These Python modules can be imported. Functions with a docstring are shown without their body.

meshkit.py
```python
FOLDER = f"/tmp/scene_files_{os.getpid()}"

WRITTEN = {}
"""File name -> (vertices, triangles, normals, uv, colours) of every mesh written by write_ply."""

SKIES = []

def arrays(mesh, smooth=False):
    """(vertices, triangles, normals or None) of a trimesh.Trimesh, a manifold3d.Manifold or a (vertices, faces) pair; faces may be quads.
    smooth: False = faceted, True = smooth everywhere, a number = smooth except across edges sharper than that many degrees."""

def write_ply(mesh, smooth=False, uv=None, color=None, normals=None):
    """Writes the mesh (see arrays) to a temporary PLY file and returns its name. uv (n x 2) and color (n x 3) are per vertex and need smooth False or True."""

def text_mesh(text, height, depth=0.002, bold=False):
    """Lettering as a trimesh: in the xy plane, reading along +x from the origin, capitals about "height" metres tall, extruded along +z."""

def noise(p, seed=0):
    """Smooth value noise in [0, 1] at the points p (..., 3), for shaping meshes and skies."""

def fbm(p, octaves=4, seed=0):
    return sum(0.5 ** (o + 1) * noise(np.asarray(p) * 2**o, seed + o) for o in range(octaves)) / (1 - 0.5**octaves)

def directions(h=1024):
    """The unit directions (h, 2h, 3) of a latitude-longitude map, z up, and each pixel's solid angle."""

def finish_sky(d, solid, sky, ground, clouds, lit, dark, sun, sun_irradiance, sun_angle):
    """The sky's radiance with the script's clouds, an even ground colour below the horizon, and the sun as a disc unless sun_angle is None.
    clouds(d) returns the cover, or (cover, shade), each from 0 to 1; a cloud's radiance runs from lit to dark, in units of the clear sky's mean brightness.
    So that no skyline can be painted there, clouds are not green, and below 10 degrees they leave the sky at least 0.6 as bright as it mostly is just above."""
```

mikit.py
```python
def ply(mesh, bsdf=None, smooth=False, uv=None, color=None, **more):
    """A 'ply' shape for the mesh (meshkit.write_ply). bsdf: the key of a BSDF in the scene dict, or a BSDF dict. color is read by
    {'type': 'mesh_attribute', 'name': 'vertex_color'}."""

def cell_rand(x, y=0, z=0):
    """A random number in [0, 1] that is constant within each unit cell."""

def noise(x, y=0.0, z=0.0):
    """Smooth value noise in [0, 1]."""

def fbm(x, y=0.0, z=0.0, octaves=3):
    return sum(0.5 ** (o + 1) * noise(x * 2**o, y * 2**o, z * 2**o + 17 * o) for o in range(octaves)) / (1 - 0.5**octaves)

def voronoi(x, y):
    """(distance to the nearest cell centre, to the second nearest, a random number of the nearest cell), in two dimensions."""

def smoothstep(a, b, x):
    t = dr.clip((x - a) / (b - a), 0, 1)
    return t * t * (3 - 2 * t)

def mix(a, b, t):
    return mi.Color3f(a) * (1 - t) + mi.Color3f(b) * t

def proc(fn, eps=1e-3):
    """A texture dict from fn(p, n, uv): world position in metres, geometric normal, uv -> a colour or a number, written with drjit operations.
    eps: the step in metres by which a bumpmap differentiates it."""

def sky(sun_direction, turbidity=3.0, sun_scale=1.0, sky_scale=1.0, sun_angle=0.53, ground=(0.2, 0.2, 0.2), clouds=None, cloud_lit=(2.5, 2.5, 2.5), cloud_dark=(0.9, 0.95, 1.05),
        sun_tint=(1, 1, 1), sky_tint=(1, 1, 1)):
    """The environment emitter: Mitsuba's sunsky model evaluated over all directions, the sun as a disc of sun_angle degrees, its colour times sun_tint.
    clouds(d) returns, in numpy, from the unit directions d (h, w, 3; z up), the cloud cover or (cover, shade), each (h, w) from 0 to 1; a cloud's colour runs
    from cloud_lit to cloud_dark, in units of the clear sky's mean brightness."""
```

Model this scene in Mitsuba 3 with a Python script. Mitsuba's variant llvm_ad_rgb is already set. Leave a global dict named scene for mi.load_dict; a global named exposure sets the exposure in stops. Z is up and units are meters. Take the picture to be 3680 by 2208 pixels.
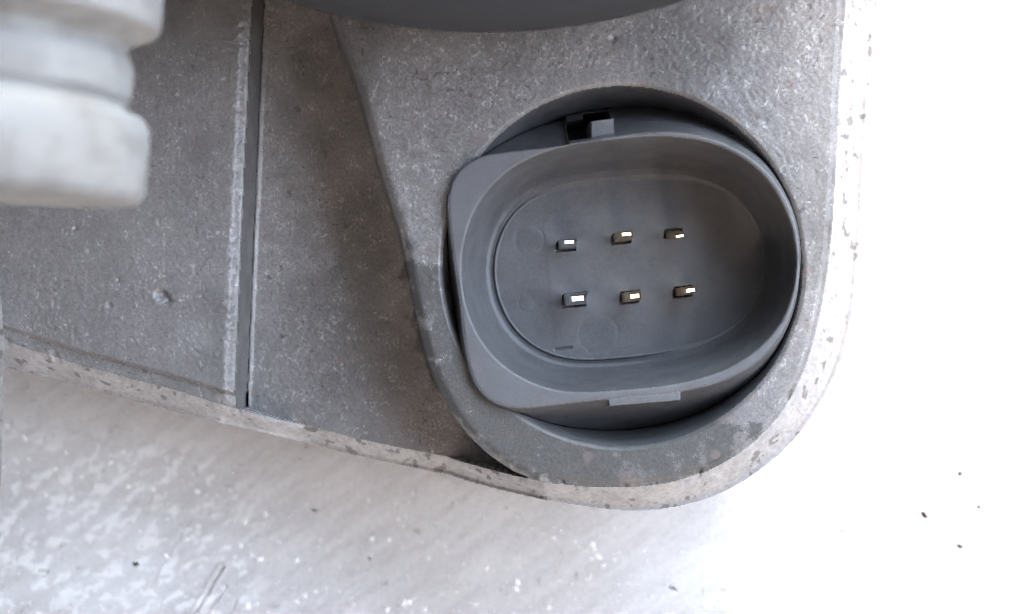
import math
import numpy as np
import trimesh
import drjit as dr
import mitsuba as mi
import mikit
import meshkit
from scipy.spatial import cKDTree
from scipy.interpolate import splprep, splev
import shapely
from shapely.geometry import Polygon

T = mi.ScalarTransform4f
scene, labels = {}, {}

# ---------------------------------------------------------------- camera, light, exposure
FACE = 24.0        # mm, height of the housing's machined face above the ground
DIST = 110.0       # mm, camera above that face
MM = 0.02          # mm on the face per pixel of the photograph
exposure = 7.42
scene['camera'] = {
    'type': 'thinlens', 'fov': 2 * math.degrees(math.atan(36.8 / DIST)), 'fov_axis': 'x',
    'aperture_radius': 0.0010, 'focus_distance': (DIST + 3.0) * 1e-3, 'near_clip': 0.002, 'far_clip': 200.0,
    'to_world': T().look_at(origin=[0, 0, (FACE + DIST) * 1e-3], target=[0, 0, 0], up=[0, 1, 0])}
scene['sky'] = mikit.sky((0.05, -0.62, 0.78), turbidity=3, sun_scale=0.034, sun_tint=(0.92, 0.97, 1.10), sun_angle=1.4, sky_tint=(1.56, 1.0, 0.62), ground=(0.35, 0.34, 0.33))


def at(px, py, dz=0.0):
    """Photograph pixel -> mm on the level dz above the housing face."""
    f = (DIST - dz) / DIST
    return np.array([(px - 1840) * MM * f, (1104 - py) * MM * f])


def pts(pairs, dz=0.0):
    return np.array([at(a, b, dz) for a, b in pairs])


def spline(p, closed=False, n=1500, s=0.0):
    p = np.asarray(p, float)
    if closed:
        p = np.vstack([p, p[:1]])
    tck, _ = splprep(p.T, s=s, per=closed)
    return np.array(splev(np.linspace(0, 1, n), tck)).T


def dense(p, step=0.03):
    p = np.vstack([p, p[:1]])
    out = []
    for a, b in zip(p[:-1], p[1:]):
        k = max(1, int(np.linalg.norm(b - a) / step))
        out.append(a + (b - a) * (np.arange(k) / k)[:, None])
    return np.vstack(out)


def sdist(poly, q):
    """Signed distance of the points q to the closed polygon, positive inside."""
    d, _ = cKDTree(dense(poly)).query(q, workers=-1)
    inside = shapely.contains_xy(Polygon(poly).buffer(0), q[:, 0], q[:, 1])
    return np.where(inside, d, -d)


def sm(a, b, x):
    t = np.clip((x - a) / (b - a), 0, 1)
    return t * t * (3 - 2 * t)


def nz(q, scale, octaves=2, seed=0):
    p = np.column_stack([q / scale, np.full(len(q), seed * 3.7)])
    return meshkit.fbm(p, octaves, seed) - 0.5


# ---------------------------------------------------------------- materials
def col(*c):
    return {'type': 'rgb', 'value': list(c)}


POCKET = at(2238, 957)      # mm, centre of the darker-toned ring round the socket


def cast_colour(p, n, uv):
    x, y, z = p.x * 1e3, p.y * 1e3, p.z * 1e3
    big = mikit.fbm(x * 0.22 + 3, y * 0.22, z * 0.2, octaves=3)
    mid = mikit.fbm(x * 1.3, y * 1.3, z, octaves=3)
    fine = mikit.fbm(x * 9.5, y * 9.5, z * 6, octaves=2)
    t = dr.clip(0.5 + 0.6 * (big - 0.5) + 0.45 * (mid - 0.5) + 1.0 * (fine - 0.5), 0, 1)
    c = mikit.mix((0.168, 0.158, 0.159), (0.299, 0.287, 0.285), t)
    fleck = mikit.smoothstep(0.66, 0.84, mikit.noise(x * 8.3 + 9, y * 6.1, z * 3)) * mikit.smoothstep(0.48, 0.66, mid)
    c = mikit.mix(c, (0.62, 0.60, 0.60), fleck * 0.36)
    pit = mikit.smoothstep(0.84, 0.90, mikit.noise(x * 4.1 + 40, y * 4.1, z * 3)) * mikit.smoothstep(0.5, 0.7, mikit.noise(x * 0.6, y * 0.6 + 7, z))
    c = mikit.mix(c, (0.09, 0.08, 0.08), pit * 0.6)
    grime_shade = mikit.smoothstep(0.45, 0.57, mikit.fbm(x * 0.13 + 30.5, y * 0.13 + 25.0, octaves=3) + 0.10 * (mid - 0.5) + 0.06 * (fine - 0.5))
    c = mikit.mix(c, c * 0.74 + mi.Color3f(0.01, 0.01, 0.008), grime_shade)  # dark patches, partly shade of the recess put into the colour
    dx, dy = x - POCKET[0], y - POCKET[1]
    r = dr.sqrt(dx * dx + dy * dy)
    ring_dark = mikit.smoothstep(0.42, 0.62, (-0.45 * dx - 0.89 * dy) / (r + 0.1) + 1.3 * (mikit.fbm(x * 0.8 + 5, y * 0.8, octaves=4) - 0.5) + 0.5 * (fine - 0.5))
    ring_dark = ring_dark * mikit.smoothstep(3.6, 3.0, r - 12.96 + 1.6 * (mid - 0.5))
    c = mikit.mix(c, mi.Color3f(0.091, 0.088, 0.085) * (0.82 + 0.36 * fine), ring_dark * 0.85)  # darker tone on the lower side of the socket ring
    rust = mikit.smoothstep(0.84, 0.92, mikit.noise(x * 0.75 + 17, y * 0.75 + 3, z))
    return mikit.mix(c, (0.23, 0.18, 0.165), rust * 0.45)


def rim_colour(p, n, uv):
    x, y, z = p.x * 1e3, p.y * 1e3, p.z * 1e3
    fine = mikit.fbm(x * 5, y * 5, z * 1.6, octaves=2)
    mid = mikit.fbm(x * 1.3 + 5, y * 1.3, z * 0.4, octaves=3)
    c = mikit.mix((0.30, 0.283, 0.280), (0.42, 0.402, 0.398), dr.clip(0.5 + 1.4 * (mid - 0.5) + 1.4 * (fine - 0.5), 0, 1))
    dirt = mikit.smoothstep(0.60, 0.74, mikit.fbm(x * 1.7 + 21, y * 1.7, z * 0.45, octaves=3))
    return mikit.mix(c, (0.11, 0.098, 0.092), dirt * 0.7)


def plastic_colour(dark, light):
    def fn(p, n, uv):
        x, y, z = p.x * 1e3, p.y * 1e3, p.z * 1e3
        mid = mikit.fbm(x * 0.7, y * 0.7, z * 0.7, octaves=3)
        fine = mikit.fbm(x * 7, y * 7, z * 7, octaves=2)
        return mikit.mix(dark, light, dr.clip(0.5 + 0.9 * (mid - 0.5) + 0.8 * (fine - 0.5), 0, 1))
    return fn


def ground_colour(p, n, uv):
    x, y = p.x * 1e3, p.y * 1e3
    u, v = x * 0.82 + y * 0.57, -x * 0.57 + y * 0.82
    streak = mikit.fbm(u * 0.28, v * 1.5, octaves=3)
    big = mikit.fbm(x * 0.11, y * 0.11 + 4, octaves=2)
    fine = mikit.fbm(x * 5.5, y * 5.5, octaves=2)
    t = dr.clip(0.5 + 0.9 * (streak - 0.5) + 0.7 * (big - 0.5) + 0.8 * (fine - 0.5), 0, 1)
    c = mikit.mix((0.485, 0.465, 0.46), (0.645, 0.63, 0.63), t)
    wx, wy = mikit.noise(x * 1.7, y * 1.7) * 1.1, mikit.noise(x * 1.7 + 60, y * 1.7) * 1.1
    patch = mikit.smoothstep(0.44, 0.60, mikit.fbm(x * 0.05 + 16.0, y * 0.05 + 10.0, octaves=2))
    blotch = mikit.smoothstep(0.50, 0.70, mikit.fbm(u * 1.0 + 11 + wx, v * 1.9 + wy, octaves=4)) * patch
    c = mikit.mix(c, (0.86, 0.855, 0.85), blotch * 0.6)
    speck = mikit.smoothstep(0.88, 0.93, mikit.noise(x * 2.1 + 31, y * 2.1)) * mikit.smoothstep(0.55, 0.75, mikit.noise(x * 0.4, y * 0.4 + 50))
    return mikit.mix(c, (0.24, 0.21, 0.20), speck * 0.5)


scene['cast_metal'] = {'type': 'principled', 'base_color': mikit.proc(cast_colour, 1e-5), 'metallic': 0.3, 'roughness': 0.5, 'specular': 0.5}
scene['rim_metal'] = {'type': 'principled', 'base_color': mikit.proc(rim_colour, 1e-5), 'metallic': 0.1, 'roughness': 0.6, 'specular': 0.4}
for name, a, b, r in (('plastic', (0.084, 0.084, 0.089), (0.124, 0.124, 0.131), 0.42), ('worn_plastic', (0.105, 0.105, 0.113), (0.139, 0.139, 0.149), 0.5), ('wall_plastic', (0.068, 0.068, 0.073), (0.099, 0.099, 0.105), 0.5), ('dark_plastic', (0.064, 0.064, 0.069), (0.098, 0.098, 0.105), 0.5)):
    scene[name] = {'type': 'principled', 'base_color': mikit.proc(plastic_colour(a, b), 1e-5), 'roughness': r, 'specular': 0.5}  # inner wall, collar and pocket take darker tones than rim and floor
scene['black_plastic'] = {'type': 'principled', 'base_color': col(0.040, 0.040, 0.044), 'roughness': 0.8, 'specular': 0.2}
scene['dark_metal'] = {'type': 'principled', 'base_color': mikit.proc(plastic_colour((0.070, 0.066, 0.066), (0.133, 0.126, 0.125)), 1e-5), 'roughness': 0.6, 'specular': 0.4}  # darker tone than the cast metal, for the step wall
scene['concrete'] = {'type': 'principled', 'base_color': mikit.proc(ground_colour, 1e-5), 'roughness': 0.75, 'specular': 0.3}
def spigot_colour(p, n, uv):
    x, y, z = p.x * 1e3, p.y * 1e3, p.z * 1e3
    m = mikit.fbm(x * 0.35 + 3, y * 0.9, z * 0.35, octaves=3)
    c = mikit.mix((0.222, 0.210, 0.202), (0.265, 0.254, 0.246), mikit.smoothstep(0.35, 0.62, m))
    stain = mikit.smoothstep(0.60, 0.68, mikit.fbm(x * 0.6 + 9, y * 0.6, z * 0.6, octaves=4))
    return mikit.mix(c, (0.14, 0.122, 0.11), stain * 0.2)


scene['spigot_metal'] = {'type': 'principled', 'base_color': mikit.proc(spigot_colour, 1e-5), 'metallic': 0.1, 'roughness': 0.7, 'specular': 0.4}
scene['brass'] = {'type': 'principled', 'base_color': col(0.84, 0.64, 0.38), 'metallic': 1.0, 'roughness': 0.28}
scene['tin'] = {'type': 'principled', 'base_color': col(0.82, 0.79, 0.77), 'metallic': 1.0, 'roughness': 0.24}
scene['white_grain'] = {'type': 'principled', 'base_color': col(0.90, 0.89, 0.88), 'roughness': 0.2, 'specular': 0.9}
scene['dark_grain'] = {'type': 'principled', 'base_color': col(0.02, 0.018, 0.017), 'roughness': 0.9, 'specular': 0.1}
scene['blocker_dark'] = {'type': 'principled', 'base_color': col(0.05, 0.045, 0.042), 'roughness': 0.85}  # dark, so the added light blockers bounce little


def add(key, mesh, bsdf, smooth=30, scale=1e-3, label=None):
    m = mesh.copy()
    m.apply_scale(scale)
    k, i = key, 0
    while k in scene:
        i += 1
        k = f'{key}_{i:03d}'
    scene[k] = mikit.ply(m, bsdf, smooth=smooth)
    if label:
        labels[k] = {'label': label}
    return k


def grid_sheet(xs, ys, Z, regions):
    """Height sheet in mm cut into the entries of regions: [(key, bsdf, mask over cells)]; normals come from the whole sheet."""
    ny, nx = Z.shape
    X, Y = np.meshgrid(xs, ys)
    gy, gx = np.gradient(Z, ys, xs)
    N = np.stack([-gx, -gy, np.ones_like(Z)], -1).reshape(-1, 3)
    N /= np.linalg.norm(N, axis=1, keepdims=True)
    V = np.stack([X, Y, Z], -1).reshape(-1, 3) * 1e-3
    i = np.arange(ny * nx).reshape(ny, nx)
    a, b, c, d = i[:-1, :-1], i[:-1, 1:], i[1:, 1:], i[1:, :-1]
    for key, bsdf, mask in regions:
        A, B, C, D = (q[mask] for q in (a, b, c, d))
        F = np.vstack([np.stack([A, B, C], -1), np.stack([A, C, D], -1)])
        used, inv = np.unique(F, return_inverse=True)
        path = meshkit.write_ply((V[used], inv.reshape(-1, 3)), False, normals=N[used])
        scene[key] = {'type': 'ply', 'filename': path, 'face_normals': False, 'bsdf': {'type': 'ref', 'id': bsdf}}


def cells(a):
    return 0.25 * (a[:-1, :-1] + a[1:, :-1] + a[:-1, 1:] + a[1:, 1:])


# ---------------------------------------------------------------- ground
def axis(lo, hi, step, far):
    inner = np.arange(lo, hi + step / 2, step)
    g = step * 1.6 ** np.arange(1, 60)
    g = np.cumsum(g)
    g = g[g < far]
    return np.concatenate([lo - g[::-1], inner, hi + g])


gx, gy = axis(-44, 44, 0.14, 2.5e4), axis(-28, 27, 0.14, 2.5e4)
GX, GY = np.meshgrid(gx, gy)
q = np.column_stack([GX.ravel(), GY.ravel()])
rot = np.column_stack([q[:, 0] * 0.82 + q[:, 1] * 0.57, -q[:, 0] * 0.57 + q[:, 1] * 0.82])
near = sm(120, 50, np.abs(q).max(1))
h = 0.10 * nz(rot * [0.35, 1.0], 1.3, 3, 1) + 0.05 * nz(q, 0.5, 2, 2) + 0.35 * nz(q, 14, 2, 3)
for line, w, depth in (([(690, 2215), (735, 2150), (770, 2085), (800, 2035)], 0.13, 0.24), ([(745, 2200), (790, 2140), (815, 2105)], 0.09, 0.16),
                       ([(530, 2120), (610, 1985), (690, 1860)], 0.07, 0.10), ([(820, 2215), (850, 2160)], 0.08, 0.14), ([(135, 2052), (172, 2050)], 0.10, 0.25)):
    L = pts(line, -FACE)
    L = np.vstack([a + (b - a) * np.linspace(0, 1, 60)[:, None] for a, b in zip(L[:-1], L[1:])])
    L = L + 0.16 * np.column_stack([nz(L, 0.5, 2, 5), nz(L, 0.5, 2, 6)]) * 2
    d, _ = cKDTree(L).query(q)
    h -= depth * np.exp(-(d / w) ** 2)
    h += 0.5 * depth * np.exp(-((d - 2.2 * w) / (1.2 * w)) ** 2)
h = (h * near).reshape(GX.shape)
grid_sheet(gx, gy, h, [('ground', 'concrete', np.ones((len(gy) - 1, len(gx) - 1), bool))])
labels['ground'] = {'label': 'pale rough concrete ground, sunlit white on the right', 'kind': 'structure'}


def ground_z(x, y):
    return float(h[np.argmin(abs(gy - y)), np.argmin(abs(gx - x))])


# ---------------------------------------------------------------- unseen walls and roof slab added to block sky and shape the shade
PX = 0.0256 + 0.45 * 0.05 / 0.62
for part, size, mid in (('end_screen', (PX + 0.85, 0.12, 2.4), ((PX - 0.85) / 2, -0.45 - 0.06, 1.18)),
                        ('side_screen', (0.30, 1.77, 2.4), (-1.00, -0.571 + 0.885, 1.18)),
                        ('far_screen', (1.05, 0.12, 2.4), (-0.85 + 0.525, 1.14, 1.18)),
                        ('eaves', (2.65, 2.05, 0.12), (-1.15 + 1.325, -0.76 + 1.025, 2.5))):
    w = trimesh.creation.box(size)
    w.apply_translation(mid)
    add('house_wall__' + part, w, 'blocker_dark', False, 1.0)
w = trimesh.creation.box([0.08, 2.8, 1.0])  # unseen boards added here and below to cut sky light
w.apply_translation([1.6, 0.982, 0.49])
add('fence__side', w, 'blocker_dark', False, 1.0)
w = trimesh.creation.box([1.52, 0.06, 2.4])
w.apply_translation([0.097 + 0.76, -0.50, 1.19])
add('fence__return', w, 'blocker_dark', False, 1.0)
labels['fence'] = {'label': 'unseen added dark fence out of view to the right', 'category': 'fence'}
labels['house_wall'] = {'label': 'unseen walls and roof slab added around the camera to shade the metal housing', 'category': 'wall'}

# ---------------------------------------------------------------- metal housing: one cast sheet cut into parts
E_IN = [(-700, 1075), (-300, 1140), (70, 1240), (216, 1300), (350, 1338), (485, 1371), (620, 1402), (755, 1438), (916, 1486), (1042, 1518), (1200, 1558), (1339, 1592), (1500, 1622),
        (1637, 1650), (1780, 1690), (1920, 1722), (2083, 1744), (2240, 1752), (2381, 1740), (2530, 1699), (2678, 1615), (2800, 1490), (2890, 1330), (2945, 1150), (2975, 950),
        (2993, 720), (3008, 500), (3025, 250), (3043, 0), (3058, -300), (3066, -500)]
E_OUT = [(-700, 1155), (-300, 1240), (22, 1325), (162, 1363), (350, 1409), (485, 1444), (647, 1487), (780, 1518), (916, 1552), (1042, 1580), (1200, 1612), (1339, 1648), (1500, 1682),
         (1637, 1718), (1780, 1756), (1934, 1790), (2158, 1826), (2300, 1834), (2420, 1822), (2550, 1785), (2678, 1721), (2827, 1602), (2930, 1478), (3010, 1320), (3062, 1120),
         (3084, 900), (3098, 650), (3118, 330), (3145, 50), (3170, -300), (3182, -500)]
lev = ([-3000, 780, 1080, 1600, 1950, 5000], [-3.6, -3.6, -8.0, -8.0, -0.2, -0.2])
dz_in = [float(np.interp(a, *lev)) for a, b in E_IN]
dz_out = [float(np.interp(a, *lev)) for a, b in E_OUT]
e_in = spline(np.array([at(a, b, z) for (a, b), z in zip(E_IN, dz_in)]), s=0.15)
e_out = spline(np.array([at(a, b, z - 3.4) for (a, b), z in zip(E_OUT, dz_out)]), s=0.05)
TOP, LEFT = 30.0, -46.0


def close(c, m):
    c = c[c[:, 1] < TOP - m]
    return np.vstack([[[LEFT + m, c[0, 1]]], c[c[:, 0] > LEFT + m], [[c[-1, 0], TOP - m], [LEFT + m, TOP - m]]])


p_in, p_out = close(e_in, 1.4), close(e_out, 0.0)
BOSS = [(1090, -420), (1130, -150), (1190, 60), (1285, 330), (1365, 620), (1438, 860), (1478, 1060), (1530, 1280), (1625, 1490), (1760, 1640), (1900, 1722)]
boss = spline(pts(BOSS, -0.3), n=800)
p_boss = np.vstack([boss, pts([(2000, 1900), (3400, 1900), (3400, -420)])])

xs, ys = np.arange(LEFT - 0.8, 27.6, 0.08), np.arange(-15.6, TOP + 0.9, 0.08)
X, Y = np.meshgrid(xs, ys)
q = np.column_stack([X.ravel(), Y.ravel()])
# warp the outlines a little so that no edge runs clean
wq = q + np.column_stack([0.10 * nz(q, 1.1, 3, 11), 0.10 * nz(q, 1.1, 3, 12)])
d_in, d_out, d_boss = sdist(p_in, wq), sdist(p_out, wq), sdist(p_boss, wq)
A, B = -3.6, -8.0
ga, gb = at(896, 150, A), at(840, 1430, A)
gd = (gb - ga) / np.linalg.norm(gb - ga)
s = -((q[:, 0] - ga[0]) * gd[1] - (q[:, 1] - ga[1]) * gd[0])
s = -s if s[np.argmax(q[:, 0])] < 0 else s
s_w = s + 0.12 * nz(q, 0.8, 3, 13)
low = A - 0.5 * sm(-1.1, -0.05, s_w) ** 2 + (B + 0.5 - A) * sm(-0.05, 0.22, s_w)
low = low + 0.16 * np.exp(-((s_w - 0.36) / 0.13) ** 2)
up = sm(-0.6, 0.10, d_boss)
up = np.where(d_boss < 0.10, up ** 1.5, 1)
z = low * (1 - up) + 0.0 * up
z = z - 0.45 * np.where(d_boss > 0, sm(1.0, 0.0, d_boss) ** 2, 1.0) * (d_boss > -0.2)
# a shallow cast bead just inside the rim
z = z - 0.16 * sm(0.55, 0.30, d_in) * (d_in > 0) * (d_boss > 0)
# rim
t = np.clip(-d_in / np.maximum(-d_in + np.maximum(d_out, 0), 1e-6), 0, 1)
strip = sm(1.25, 0.85, d_in) * (d_in > 0) * (s < 0.3)
z = z - 0.75 * strip
base = np.interp(q[:, 0] / (MM * 1.05) + 1840, *lev) - 0.75 * sm(3.0, -1.0, s)
z = np.where(d_in < 0, base, z)
rimz = z - (0.30 * sm(0, 0.10, t) + 2.7 * sm(0.05, 0.90, t) - 0.10 * np.exp(-((t - 0.93) / 0.05) ** 2))
z = np.where(d_in < 0, rimz, z)
drop = np.maximum(-d_out, 0)
z = np.where(d_out < 0, z - 40 * drop, z)
# pocket round the socket
pc = at(2238, 957, 0)
rad = np.hypot(wq[:, 0] - pc[0], wq[:, 1] - pc[1])
R = 648 * MM
d_p = R - rad
z = np.where(d_p > -0.3, z - 0.20 * sm(-0.3, 0.05, d_p) - 12 * sm(0.0, 1.3, d_p) ** 0.8, z)
# relief of the casting
steep = (d_out > 0)
rough = 0.060 * nz(q, 0.25, 1, 21) + 0.022 * nz(q, 0.7, 2, 22) + 0.06 * nz(q, 6, 2, 23)
chip = np.clip(nz(q, 0.9, 3, 24) - 0.12, 0, 1)
edge = np.exp(-(d_in / 0.35) ** 2)
scuff = np.exp(-((s + 0.55) / 0.35) ** 2) * (q[:, 1] > at(0, 1400, A)[1]) * (1 - up)
rough = rough + scuff * (0.16 * nz(q, 0.26, 2, 25) + 0.16 * nz(q, 0.55, 3, 28)) - edge * 1.6 * chip
rough = rough + (d_in < 0) * (0.20 * nz(q, 0.7, 3, 26) - 0.9 * np.clip(nz(q, 1.5, 2, 27) - 0.20, 0, 1))
rough = np.where(d_p > 0, rough * 0.3, rough * np.where((rad < R + 3.3) & (q[:, 1] < pc[1] - 3) & (d_in > 0.3), 0.45, 1.0))
z = np.where(steep, z + rough, z)
z = np.maximum(z, -FACE - 0.6)
for px, py, r, dep in ((583, 1062, 0.35, 0.45), (395, 1097, 0.16, 0.35), (425, 1005, 0.12, 0.2), (270, 822, 0.12, 0.2), (600, 1080, 0.25, 0.3), (2205, 138, 0.22, 0.25), (1180, 950, 0.2, 0.12)):
    c = at(px, py, A if px < 1300 else 0)
    dd = np.hypot(q[:, 0] - c[0], (q[:, 1] - c[1])) * (1 + 0.9 * nz(q, 0.25, 2, 31))
    z = z - dep * np.exp(-(dd / r) ** 2)
Z = z.reshape(X.shape)
cin, cboss, cp = (cells(a.reshape(X.shape)) for a in (d_in, d_boss, d_p))
cs = cells(s.reshape(X.shape))
pocket = cp > 0
rim = (cin < 0) & ~pocket
bossm = (cboss > -0.45) & ~rim & ~pocket
csw = cells(s_w.reshape(X.shape))
onboss = bossm | pocket
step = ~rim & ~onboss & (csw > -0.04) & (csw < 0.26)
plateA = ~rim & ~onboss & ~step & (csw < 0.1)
plateB = ~rim & ~onboss & ~plateA & ~step
H = 'metal_housing'
top = Z + FACE
grid_sheet(xs, ys, top, [(f'{H}__left_panel', 'cast_metal', plateA), (f'{H}__recess_panel', 'cast_metal', plateB), (f'{H}__step', 'dark_metal', step), (f'{H}__socket_boss', 'cast_metal', bossm), (f'{H}__pocket_wall', 'dark_plastic', pocket), (f'{H}__edge_rim', 'rim_metal', rim)])
scene[f'{H}__panel'] = scene.pop(f'{H}__left_panel')
scene[f'{H}__recessed_panel'] = scene.pop(f'{H}__recess_panel')
labels[H] = {'label': 'worn grey cast metal housing lying on concrete, with an oval plastic socket in its corner', 'category': 'engine part'}
labels[f'{H}__panel'] = {'label': 'flat cast panel with a scuffed edge along the groove'}
labels[f'{H}__recessed_panel'] = {'label': 'shaded lower panel between the groove and the raised corner'}
labels[f'{H}__socket_boss'] = {'label': 'raised speckled corner around the socket pocket'}
labels[f'{H}__pocket_wall'] = {'label': 'dark lined wall of the round pocket around the socket'}
labels[f'{H}__edge_rim'] = {'label': 'dirty tan bevelled rim, chipped along its edge'}

# upper body of the casting, just beyond the top of the frame, and the block that carries the spigot
th = np.linspace(0, 2 * math.pi, 121)
prof = [(31.2, -1.0), (30.0, 0.4), (29.0, 1.8), (28.5, 4), (28.2, 30.0), (20.0, 30.2), (20.0, -10)]
barrel = trimesh.creation.revolve(np.array(prof), sections=120)
barrel.apply_translation([-1.5, 54.5, FACE])
add(f'{H}__barrel', barrel, 'cast_metal', 35)
cover = trimesh.creation.revolve(np.array([(0.0, 6.0), (38.0, 6.0), (40.0, 6.3), (41.6, 7.2), (42.4, 8.6), (42.6, 10.0), (42.2, 11.6), (41.0, 13.0), (39.0, 13.8), (36.0, 14.0), (0.0, 14.0)]), sections=240)
cover.apply_translation([-1.8, 60.6, FACE])
add(f'{H}__cover', cover, 'black_plastic', 35, label='blurred dark plastic cover overhanging the raised corner at the top edge')
arm = trimesh.creation.box([20, 12, 11])  # out-of-frame box added to shade the upper-left panel
arm.apply_translation([-22, 28.8, FACE + 8.5])
add(f'{H}__arm', arm, 'cast_metal', False)
block = trimesh.creation.box([34, 16, FACE + 34])
block.apply_translation([-36, 42, (FACE + 34) / 2])
add(f'{H}__mounting_block', block, 'cast_metal', False)

# tan lug at the left edge of the frame
lug = [(-260, 980), (-10, 1000), (8, 1060), (16, 1160), (22, 1215), (19, 1330), (16, 1470), (13, 1600), (6, 1760), (-2, 1850), (-20, 2000), (-260, 2030)]
zl = -1.0
lp = Polygon(spline(pts(lug, zl), closed=True, n=160)).buffer(-0.12).buffer(0.0)
lm = trimesh.creation.extrude_polygon(lp, 4.0, engine='earcut')
lm = lm.subdivide_to_size(0.8)
v = lm.vertices
v[:, :2] += 0.12 * np.column_stack([meshkit.fbm(v / 0.9, 3, 1) - .5, meshkit.fbm(v / 0.9, 3, 2) - .5])
v[:, 0] -= 0.5 * (4.0 - v[:, 2])
lm.vertices = v
lm.apply_translation([0, 0, FACE + zl - 4])
add(f'{H}__side_lug', lm, 'rim_metal', 35)

# ---------------------------------------------------------------- plastic socket
R_OUT = [(1615, 788), (1615, 715), (1627, 648), (1660, 600), (1712, 569), (1780, 553), (1851, 545), (1945, 532), (2045, 518), (2135, 505), (2227, 493), (2300, 484), (2379, 478), (2450, 478),
         (2500, 484), (2570, 502), (2640, 530), (2712, 577), (2770, 630), (2812, 690), (2846, 755), (2866, 830), (2873, 927), (2868, 1020), (2850, 1109), (2815, 1190), (2765, 1262), (2700, 1318),
         (2620, 1358), (2530, 1388), (2442, 1408), (2350, 1420), (2260, 1428), (2180, 1434), (2110, 1441), (2032, 1449), (1950, 1460), (1883, 1466), (1830, 1462), (1780, 1445), (1740, 1418), (1710, 1385),
         (1692, 1335), (1680, 1280), (1671, 1225), (1654, 1096), (1638, 980), (1625, 880)]
R_IN = [(1662, 945), (1668, 880), (1684, 810), (1710, 745), (1745, 695), (1790, 648), (1875, 583), (1985, 538), (2106, 514), (2200, 502), (2288, 495), (2370, 491), (2440, 492), (2561, 517), (2652, 558),
        (2735, 625), (2800, 708), (2838, 790), (2856, 890), (2856, 980), (2843, 1070), (2806, 1163), (2755, 1228), (2690, 1285), (2604, 1333), (2520, 1360), (2436, 1378), (2330, 1393), (2234, 1402), (2145, 1410), (2065, 1411),
        (1964, 1394), (1863, 1350), (1776, 1280), (1708, 1190), (1675, 1100), (1663, 1020)]
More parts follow.
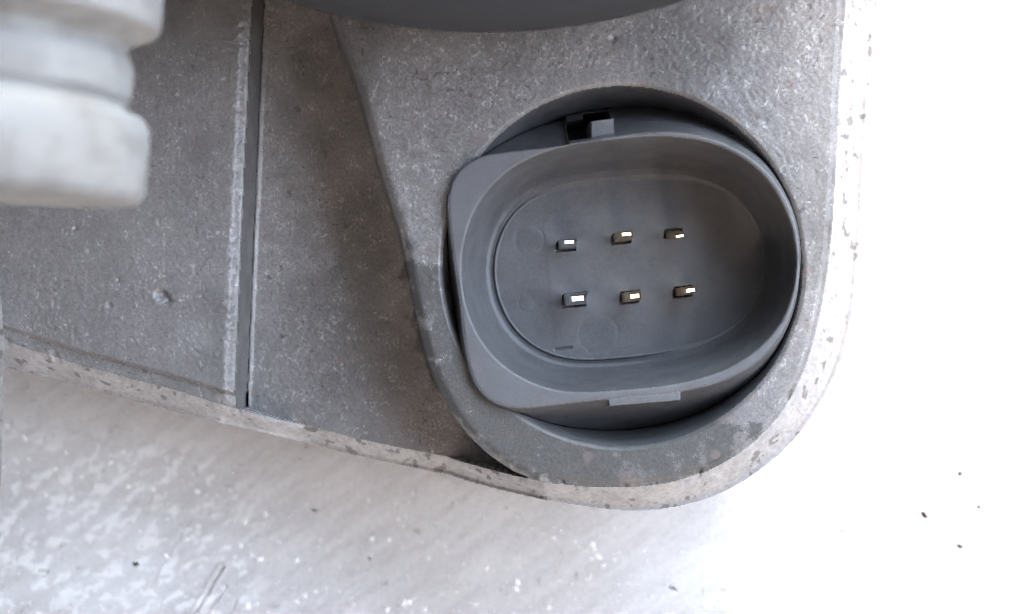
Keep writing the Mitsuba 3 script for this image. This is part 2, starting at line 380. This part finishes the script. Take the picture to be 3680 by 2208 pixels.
F_IN = [(1785, 935), (1783, 995), (1797, 1076), (1840, 1163), (1924, 1238), (1998, 1276), (2085, 1290), (2160, 1288), (2234, 1281), (2368, 1262), (2503, 1231), (2604, 1188), (2692, 1105), (2732, 1000),
        (2735, 910), (2715, 820), (2670, 750), (2600, 695), (2520, 660), (2430, 645), (2300, 650), (2180, 660), (2060, 675), (1950, 700), (1875, 747), (1825, 808), (1798, 870)]
PINS = [(2042, 876, 'tin', 1.20, 0.56), (2248, 849, 'brass', 1.20, 0.54), (2440, 829, 'brass', 1.0, 0.40), (2072, 1078, 'tin', 1.55, 0.80), (2278, 1068, 'brass', 1.15, 0.68), (2478, 1047, 'brass', 1.15, 0.58)]
ZR, ZF = 0.8, -7.2
r_out, r_in, f_in = spline(pts(R_OUT, ZR), True, s=0.05), spline(pts(R_IN, ZR), True, s=0.05), spline(pts(F_IN, ZF), True, s=0.05)
c0 = pc
xs2 = np.arange(c0[0] - R - 0.2, c0[0] + R + 0.9, 0.05)
ys2 = np.arange(c0[1] - R - 0.2, c0[1] + R + 0.2, 0.05)
X2, Y2 = np.meshgrid(xs2, ys2)
q = np.column_stack([X2.ravel(), Y2.ravel()])
wq = q + 0.05 * np.column_stack([nz(q, 1.2, 3, 41), nz(q, 1.2, 3, 42)])
do, di, df = sdist(r_out, wq), sdist(r_in, wq), sdist(f_in, wq)
cen = q - at(2250, 950, 0)
# outside of the shroud: a drafted wall, gentler on its upper and lower flanks
slope = 2.6 + 5.0 * sm(0.55, 0.9, np.abs(cen[:, 0]) / (np.abs(cen[:, 1]) + np.abs(cen[:, 0]) + 1e-6))
o = np.maximum(-do, 0)
zo = ZR - 0.15 * sm(0, 0.12, o) - slope * np.maximum(o - 0.10, 0)
zo = np.maximum(zo, -8.5 - 0.4 * nz(q, 3, 2, 43))
# inside: wall, rounded ledge, fine groove, floor
t = np.clip(di / np.maximum(di + np.maximum(-df, 0), 1e-6), 0, 1)
ll = sm(-0.1, 0.75, (cen @ np.array([-0.75, -0.66])) / (np.linalg.norm(cen, axis=1) + 1e-6))
zi = np.interp(t, [0, 0.05, 0.50, 0.60, 0.68, 0.80, 0.84, 0.87, 0.92, 0.94, 0.98, 1.0],
               [ZR, ZR - 0.5, -5.6, -6.2, -6.5, -6.62, -6.75, -7.15, -7.15, -6.95, -6.85, -6.95])
zs = np.interp(t, [0, 0.05, 0.50, 0.65, 0.85, 1.0], [ZR, ZR - 0.5, -5.6, -6.4, -6.85, -6.95])
zi = zi * ll + zs * (1 - ll)
zfl = np.full(len(q), -6.95)
ang = math.radians(5.5)
fc = at(2310, 1005, ZF)
u = (q - fc) @ np.array([math.cos(ang), math.sin(ang)])
v = (q - fc) @ np.array([-math.sin(ang), math.cos(ang)])
mx, my = 340 * MM * 1.065, 238 * MM * 1.065
blk = np.minimum(mx - np.abs(u), my - np.abs(v))
zfl = zfl + 0.02 * sm(-0.14, 0.18, blk)
for a, b, r in ((1893, 1092, 0.62), (1905, 865, 1.1), (2150, 1200, 1.5)):
    c = at(a, b, ZF)
    dd = np.hypot(q[:, 0] - c[0], q[:, 1] - c[1])
    zfl = zfl - 0.02 * np.exp(-((dd - r) / 0.12) ** 2)
for px, py, mat, w, tk in PINS:
    c = q - at(px, py, -2.6)
    rim_ = np.maximum(np.abs(c[:, 0] - 0.087 * c[:, 1]) - w / 2 - 0.13, np.abs(c[:, 1] + 0.0 - 0.1 * c[:, 0]) - tk / 2 - 0.11)
    zfl = zfl - 0.55 * sm(0.05, -0.05, rim_)
tick = pts([(1998, 1258), (2050, 1250)], ZF)
dd, _ = cKDTree(tick[0] + (tick[1] - tick[0]) * np.linspace(0, 1, 60)[:, None]).query(q)
zfl = zfl - 0.25 * np.exp(-(dd / 0.10) ** 2)
zz = np.where(df > 0, zfl, np.where(di > 0, zi, np.where(do > 0, ZR, zo)))
zz = np.where((do > 0) & (di < 0), ZR - 0.10 * np.exp(-(np.minimum(do, -di) / 0.07) ** 2) + 0.05 * nz(q, 4, 2, 44), zz)


def quad(corners, dz):
    return sdist(pts(corners, dz), wq)


slot = np.maximum(quad([(2045, 410), (2126, 395), (2128, 494), (2045, 506)], 0), quad([(2110, 370), (2203, 362), (2205, 428), (2110, 434)], 0))
outside = do < -0.02
zz = np.where(outside & (slot > -0.15), zz - 5.0 * sm(-0.05, 0.10, slot), zz)
key = quad([(2124, 434), (2206, 424), (2208, 500), (2124, 506)], 0)
zz = np.where(outside & (key > -0.1), np.maximum(zz, -0.1 - 2.0 * (1 - sm(-0.08, 0.02, key))), zz)
left_lo = outside & (q[:, 0] < at(2045, 0)[0]) & (q[:, 1] > 8)
zz = np.where(left_lo, zz - 1.2 * sm(0.0, 0.12, -do) * sm(0, 0.12, at(2045, 0)[0] - q[:, 0]), zz)
tab = quad([(2183, 1400), (2445, 1380), (2448, 1440), (2188, 1462)], ZR)
zz = np.where(outside & (tab > -0.1), np.maximum(zz, ZR - 0.04 - 6.0 * (1 - sm(-0.09, 0.02, tab))), zz)
zz = zz + 0.012 * nz(q, 0.3, 2, 45) + 0.03 * nz(q, 2.0, 2, 46) + np.where(outside, 0.06 * nz(q, 0.7, 3, 47), 0)
Z2 = zz.reshape(X2.shape)
co, ci, cf, ctab, ckey, cblk = (cells(a.reshape(X2.shape)) for a in (do, di, df, tab, key, blk))
disc = cells(np.hypot(X2 - c0[0], Y2 - c0[1])) < R + 0.15
disc |= co > -0.2
m_tab = (ctab > -0.05) & (co < 0)
m_key = (ckey > -0.05) & (co < 0)
m_out = (co < 0) & ~m_tab & ~m_key & disc
m_rim = (co >= 0) & (ci < 0)
m_wall = (ci >= 0) & (cf < 0)
m_floor = (cf >= 0) & (cblk < 0.0)
m_blk = (cf >= 0) & ~m_floor
S = f'{H}__socket'
grid_sheet(xs2, ys2, Z2 + FACE, [(f'{S}__collar', 'dark_plastic', m_out), (f'{S}__rim', 'worn_plastic', m_rim), (f'{S}__inner_wall', 'wall_plastic', m_wall), (f'{S}__floor', 'plastic', m_floor),
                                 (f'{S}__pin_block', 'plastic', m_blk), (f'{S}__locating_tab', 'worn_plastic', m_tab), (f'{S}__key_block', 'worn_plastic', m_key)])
labels[S] = {'label': 'dark grey plastic oval six-pin socket with one squared end'}

# pins
for k, (px, py, mat, w, tk) in enumerate(PINS):
    zt = -2.6
    c = at(px, py, zt)
    lv = [(-7.9, 1.0, 1.0, 0), (zt - 0.75, 1.0, 1.0, 0), (zt - 0.18, 0.84, 0.80, -0.02), (zt, 0.58, 0.46, -0.03)]
    V = []
    for zz_, fw, ft, off in lv:
        for sx, sy in ((-1, -1), (1, -1), (1, 1), (-1, 1)):
            V.append([sx * w / 2 * fw + 0.06 * w * (fw < 0.9), sy * tk / 2 * ft + off, zz_ - (0.22 * (sx * w / 2 * fw) + 0.04 * sy * tk / 2) * (fw < 0.9)])
    F = []
    for a in range(3):
        for j in range(4):
            i0, i1 = a * 4 + j, a * 4 + (j + 1) % 4
            F += [[i0, i1, i1 + 4], [i0, i1 + 4, i0 + 4]]
    F += [[12, 13, 14], [12, 14, 15]]
    pm = trimesh.Trimesh(np.array(V), np.array(F), process=False)
    pm.apply_transform(trimesh.transformations.rotation_matrix(math.radians(5 + 2 * (k % 3)), [0, 0, 1]))
    tilt = [(-5, 4), (-6, 3), (14, -9), (-4, 6), (-3, 2), (-3, -3)][k]
    piv = [0, 0, -7.9]
    pm.apply_transform(trimesh.transformations.rotation_matrix(math.radians(tilt[0] * 0.3), [1, 0, 0], piv))
    pm.apply_translation([c[0], c[1], FACE])
    add(f'{S}__pin', pm, mat, False)

# ---------------------------------------------------------------- grooved spigot, nearer the camera than the housing
ZS = 26.0
e0, e1 = at(-115, 700, ZS), at(20, -1560, ZS)
ax = (e1 - e0) / np.linalg.norm(e1 - e0)
Rs = 10.3
prof = [(0.0, 0), (9.0, 0), (9.55, 0.08), (9.9, 0.35), (10.1, 0.9), (10.15, 3.5), (10.1, 4.6), (9.7, 5.15), (9.3, 5.3), (8.8, 5.5), (8.6, 5.8), (8.8, 6.2), (8.95, 6.4), (9.0, 8.0),
        (8.8, 8.5), (8.5, 8.9), (8.6, 9.5), (9.5, 10.1), (10.3, 10.4), (10.45, 11.0), (10.5, 14.0), (10.5, 40.0)]
spig = trimesh.creation.revolve(np.array(prof) * 0.935, sections=160)
M = np.eye(4)
M[:3, 2] = [ax[0], ax[1], 0]
M[:3, 0] = [0, 0, 1]
M[:3, 1] = np.cross(M[:3, 2], M[:3, 0])
M[:3, 3] = [e0[0], e0[1], FACE + ZS]
spig.apply_transform(M)
add('grooved_spigot', spig, 'spigot_metal', 40)
labels['grooved_spigot'] = {'label': 'blurred pale grey grooved cylinder standing out over the housing, upper left corner', 'category': 'spigot'}

# ---------------------------------------------------------------- grit and crumbs on the ground
rng = np.random.default_rng(7)
white = [(a * .5445, 1400 + b * .5445) for a, b in ((165, 320), (430, 415), (815, 415), (730, 485), (367, 525), (1300, 675), (1010, 660), (1755, 825), (1620, 875), (925, 935), (1590, 1030), (1660, 1095),
         (1720, 1120), (1960, 1130), (1640, 1425), (1700, 1415), (2085, 1335), (1960, 1400), (850, 640), (190, 460), (45, 240), (540, 575), (1310, 905), (1100, 1100), (1235, 990), (2010, 1365))]
white += [(1300 + a * .566, 1400 + b * .566) for a, b in ((420, 1070), (790, 1133), (1478, 1015), (1460, 1075), (1500, 1060), (1605, 1080), (1535, 1118), (985, 1225), (975, 1265), (725, 1365), (160, 1395),
          (300, 1350), (265, 1352), (400, 1400), (1190, 1385), (1220, 945), (175, 955), (65, 950), (1450, 1190), (1465, 985), (235, 825))]


def grain(px, py, r, flat=0.55, stretch=1.0, angle=0.0):
    g = trimesh.creation.icosphere(2, 1.0)
    g.vertices *= 1 + 0.7 * (meshkit.fbm(g.vertices * 1.3 + rng.uniform(0, 50, 3), 2)[:, None] - 0.5)
    g.apply_scale([r * stretch, r / stretch, r * flat])
    g.apply_transform(trimesh.transformations.rotation_matrix(angle, [0, 0, 1]))
    c = at(px, py, -FACE)
    g.apply_translation([c[0], c[1], ground_z(*c) + 0.6 * r * flat])
    return g


gr = [grain(a, b, rng.uniform(0.14, 0.27), 0.6, rng.uniform(1, 1.35), rng.uniform(0, 3)) for a, b in white]
for k in range(520):
    a, b = rng.uniform(0, 2500), rng.uniform(1650, 2208)
    if b > 1480 + a * 0.19 and rng.random() < 0.35 + 0.65 * (b - 1650) / 560:
        gr.append(grain(a, b, rng.uniform(0.035, 0.10), 0.6, rng.uniform(1, 1.5), rng.uniform(0, 3)))
add('grit', trimesh.util.concatenate(gr), 'white_grain', True)
labels['grit'] = {'label': 'white grit grains scattered over the shaded concrete', 'category': 'grit', 'kind': 'stuff'}
crumbs = [(3448, 1702, .22, 1.1, .2, 'black crumb on sunlit concrete at the right, upper of two aligned dots'),
          (3448, 1963, .25, 1.25, -.4, 'black crumb on sunlit concrete at the right, lower of two aligned dots'),
          (3320, 1850, .30, 1.3, -.8, 'ragged crumb left of the two dark dots on sunlit concrete'),
          (3515, 1822, .21, 1.2, -.5, 'small flake right of the two dark dots on sunlit concrete'),
          (3026, 1907, .17, 1.7, -.4, 'thin short splinter on sunlit concrete below the rounded housing corner'),
          (488, 2028, .22, 1.2, .1, 'dark crumb on the white patch of shaded concrete at the lower left'),
          (2418, 2114, .20, 1.9, -.5, 'dark elongated crumb near the bottom, where shade turns to sunlight'),
          (1130, 1834, .16, 1.8, -.3, 'dark sliver on shaded concrete below the middle of the housing rim'),
          (1328, 2007, .13, 1.6, 1.0, 'tiny dark upright splinter among white grains at the bottom middle')]
for k, (a, b, r, st, an, lab) in enumerate(crumbs):
    key = add('crumb', grain(a, b, r, 0.6, st, an), 'dark_grain', True)
    labels[key] = {'label': lab, 'category': 'crumb', 'group': 'dark crumbs on the concrete'}
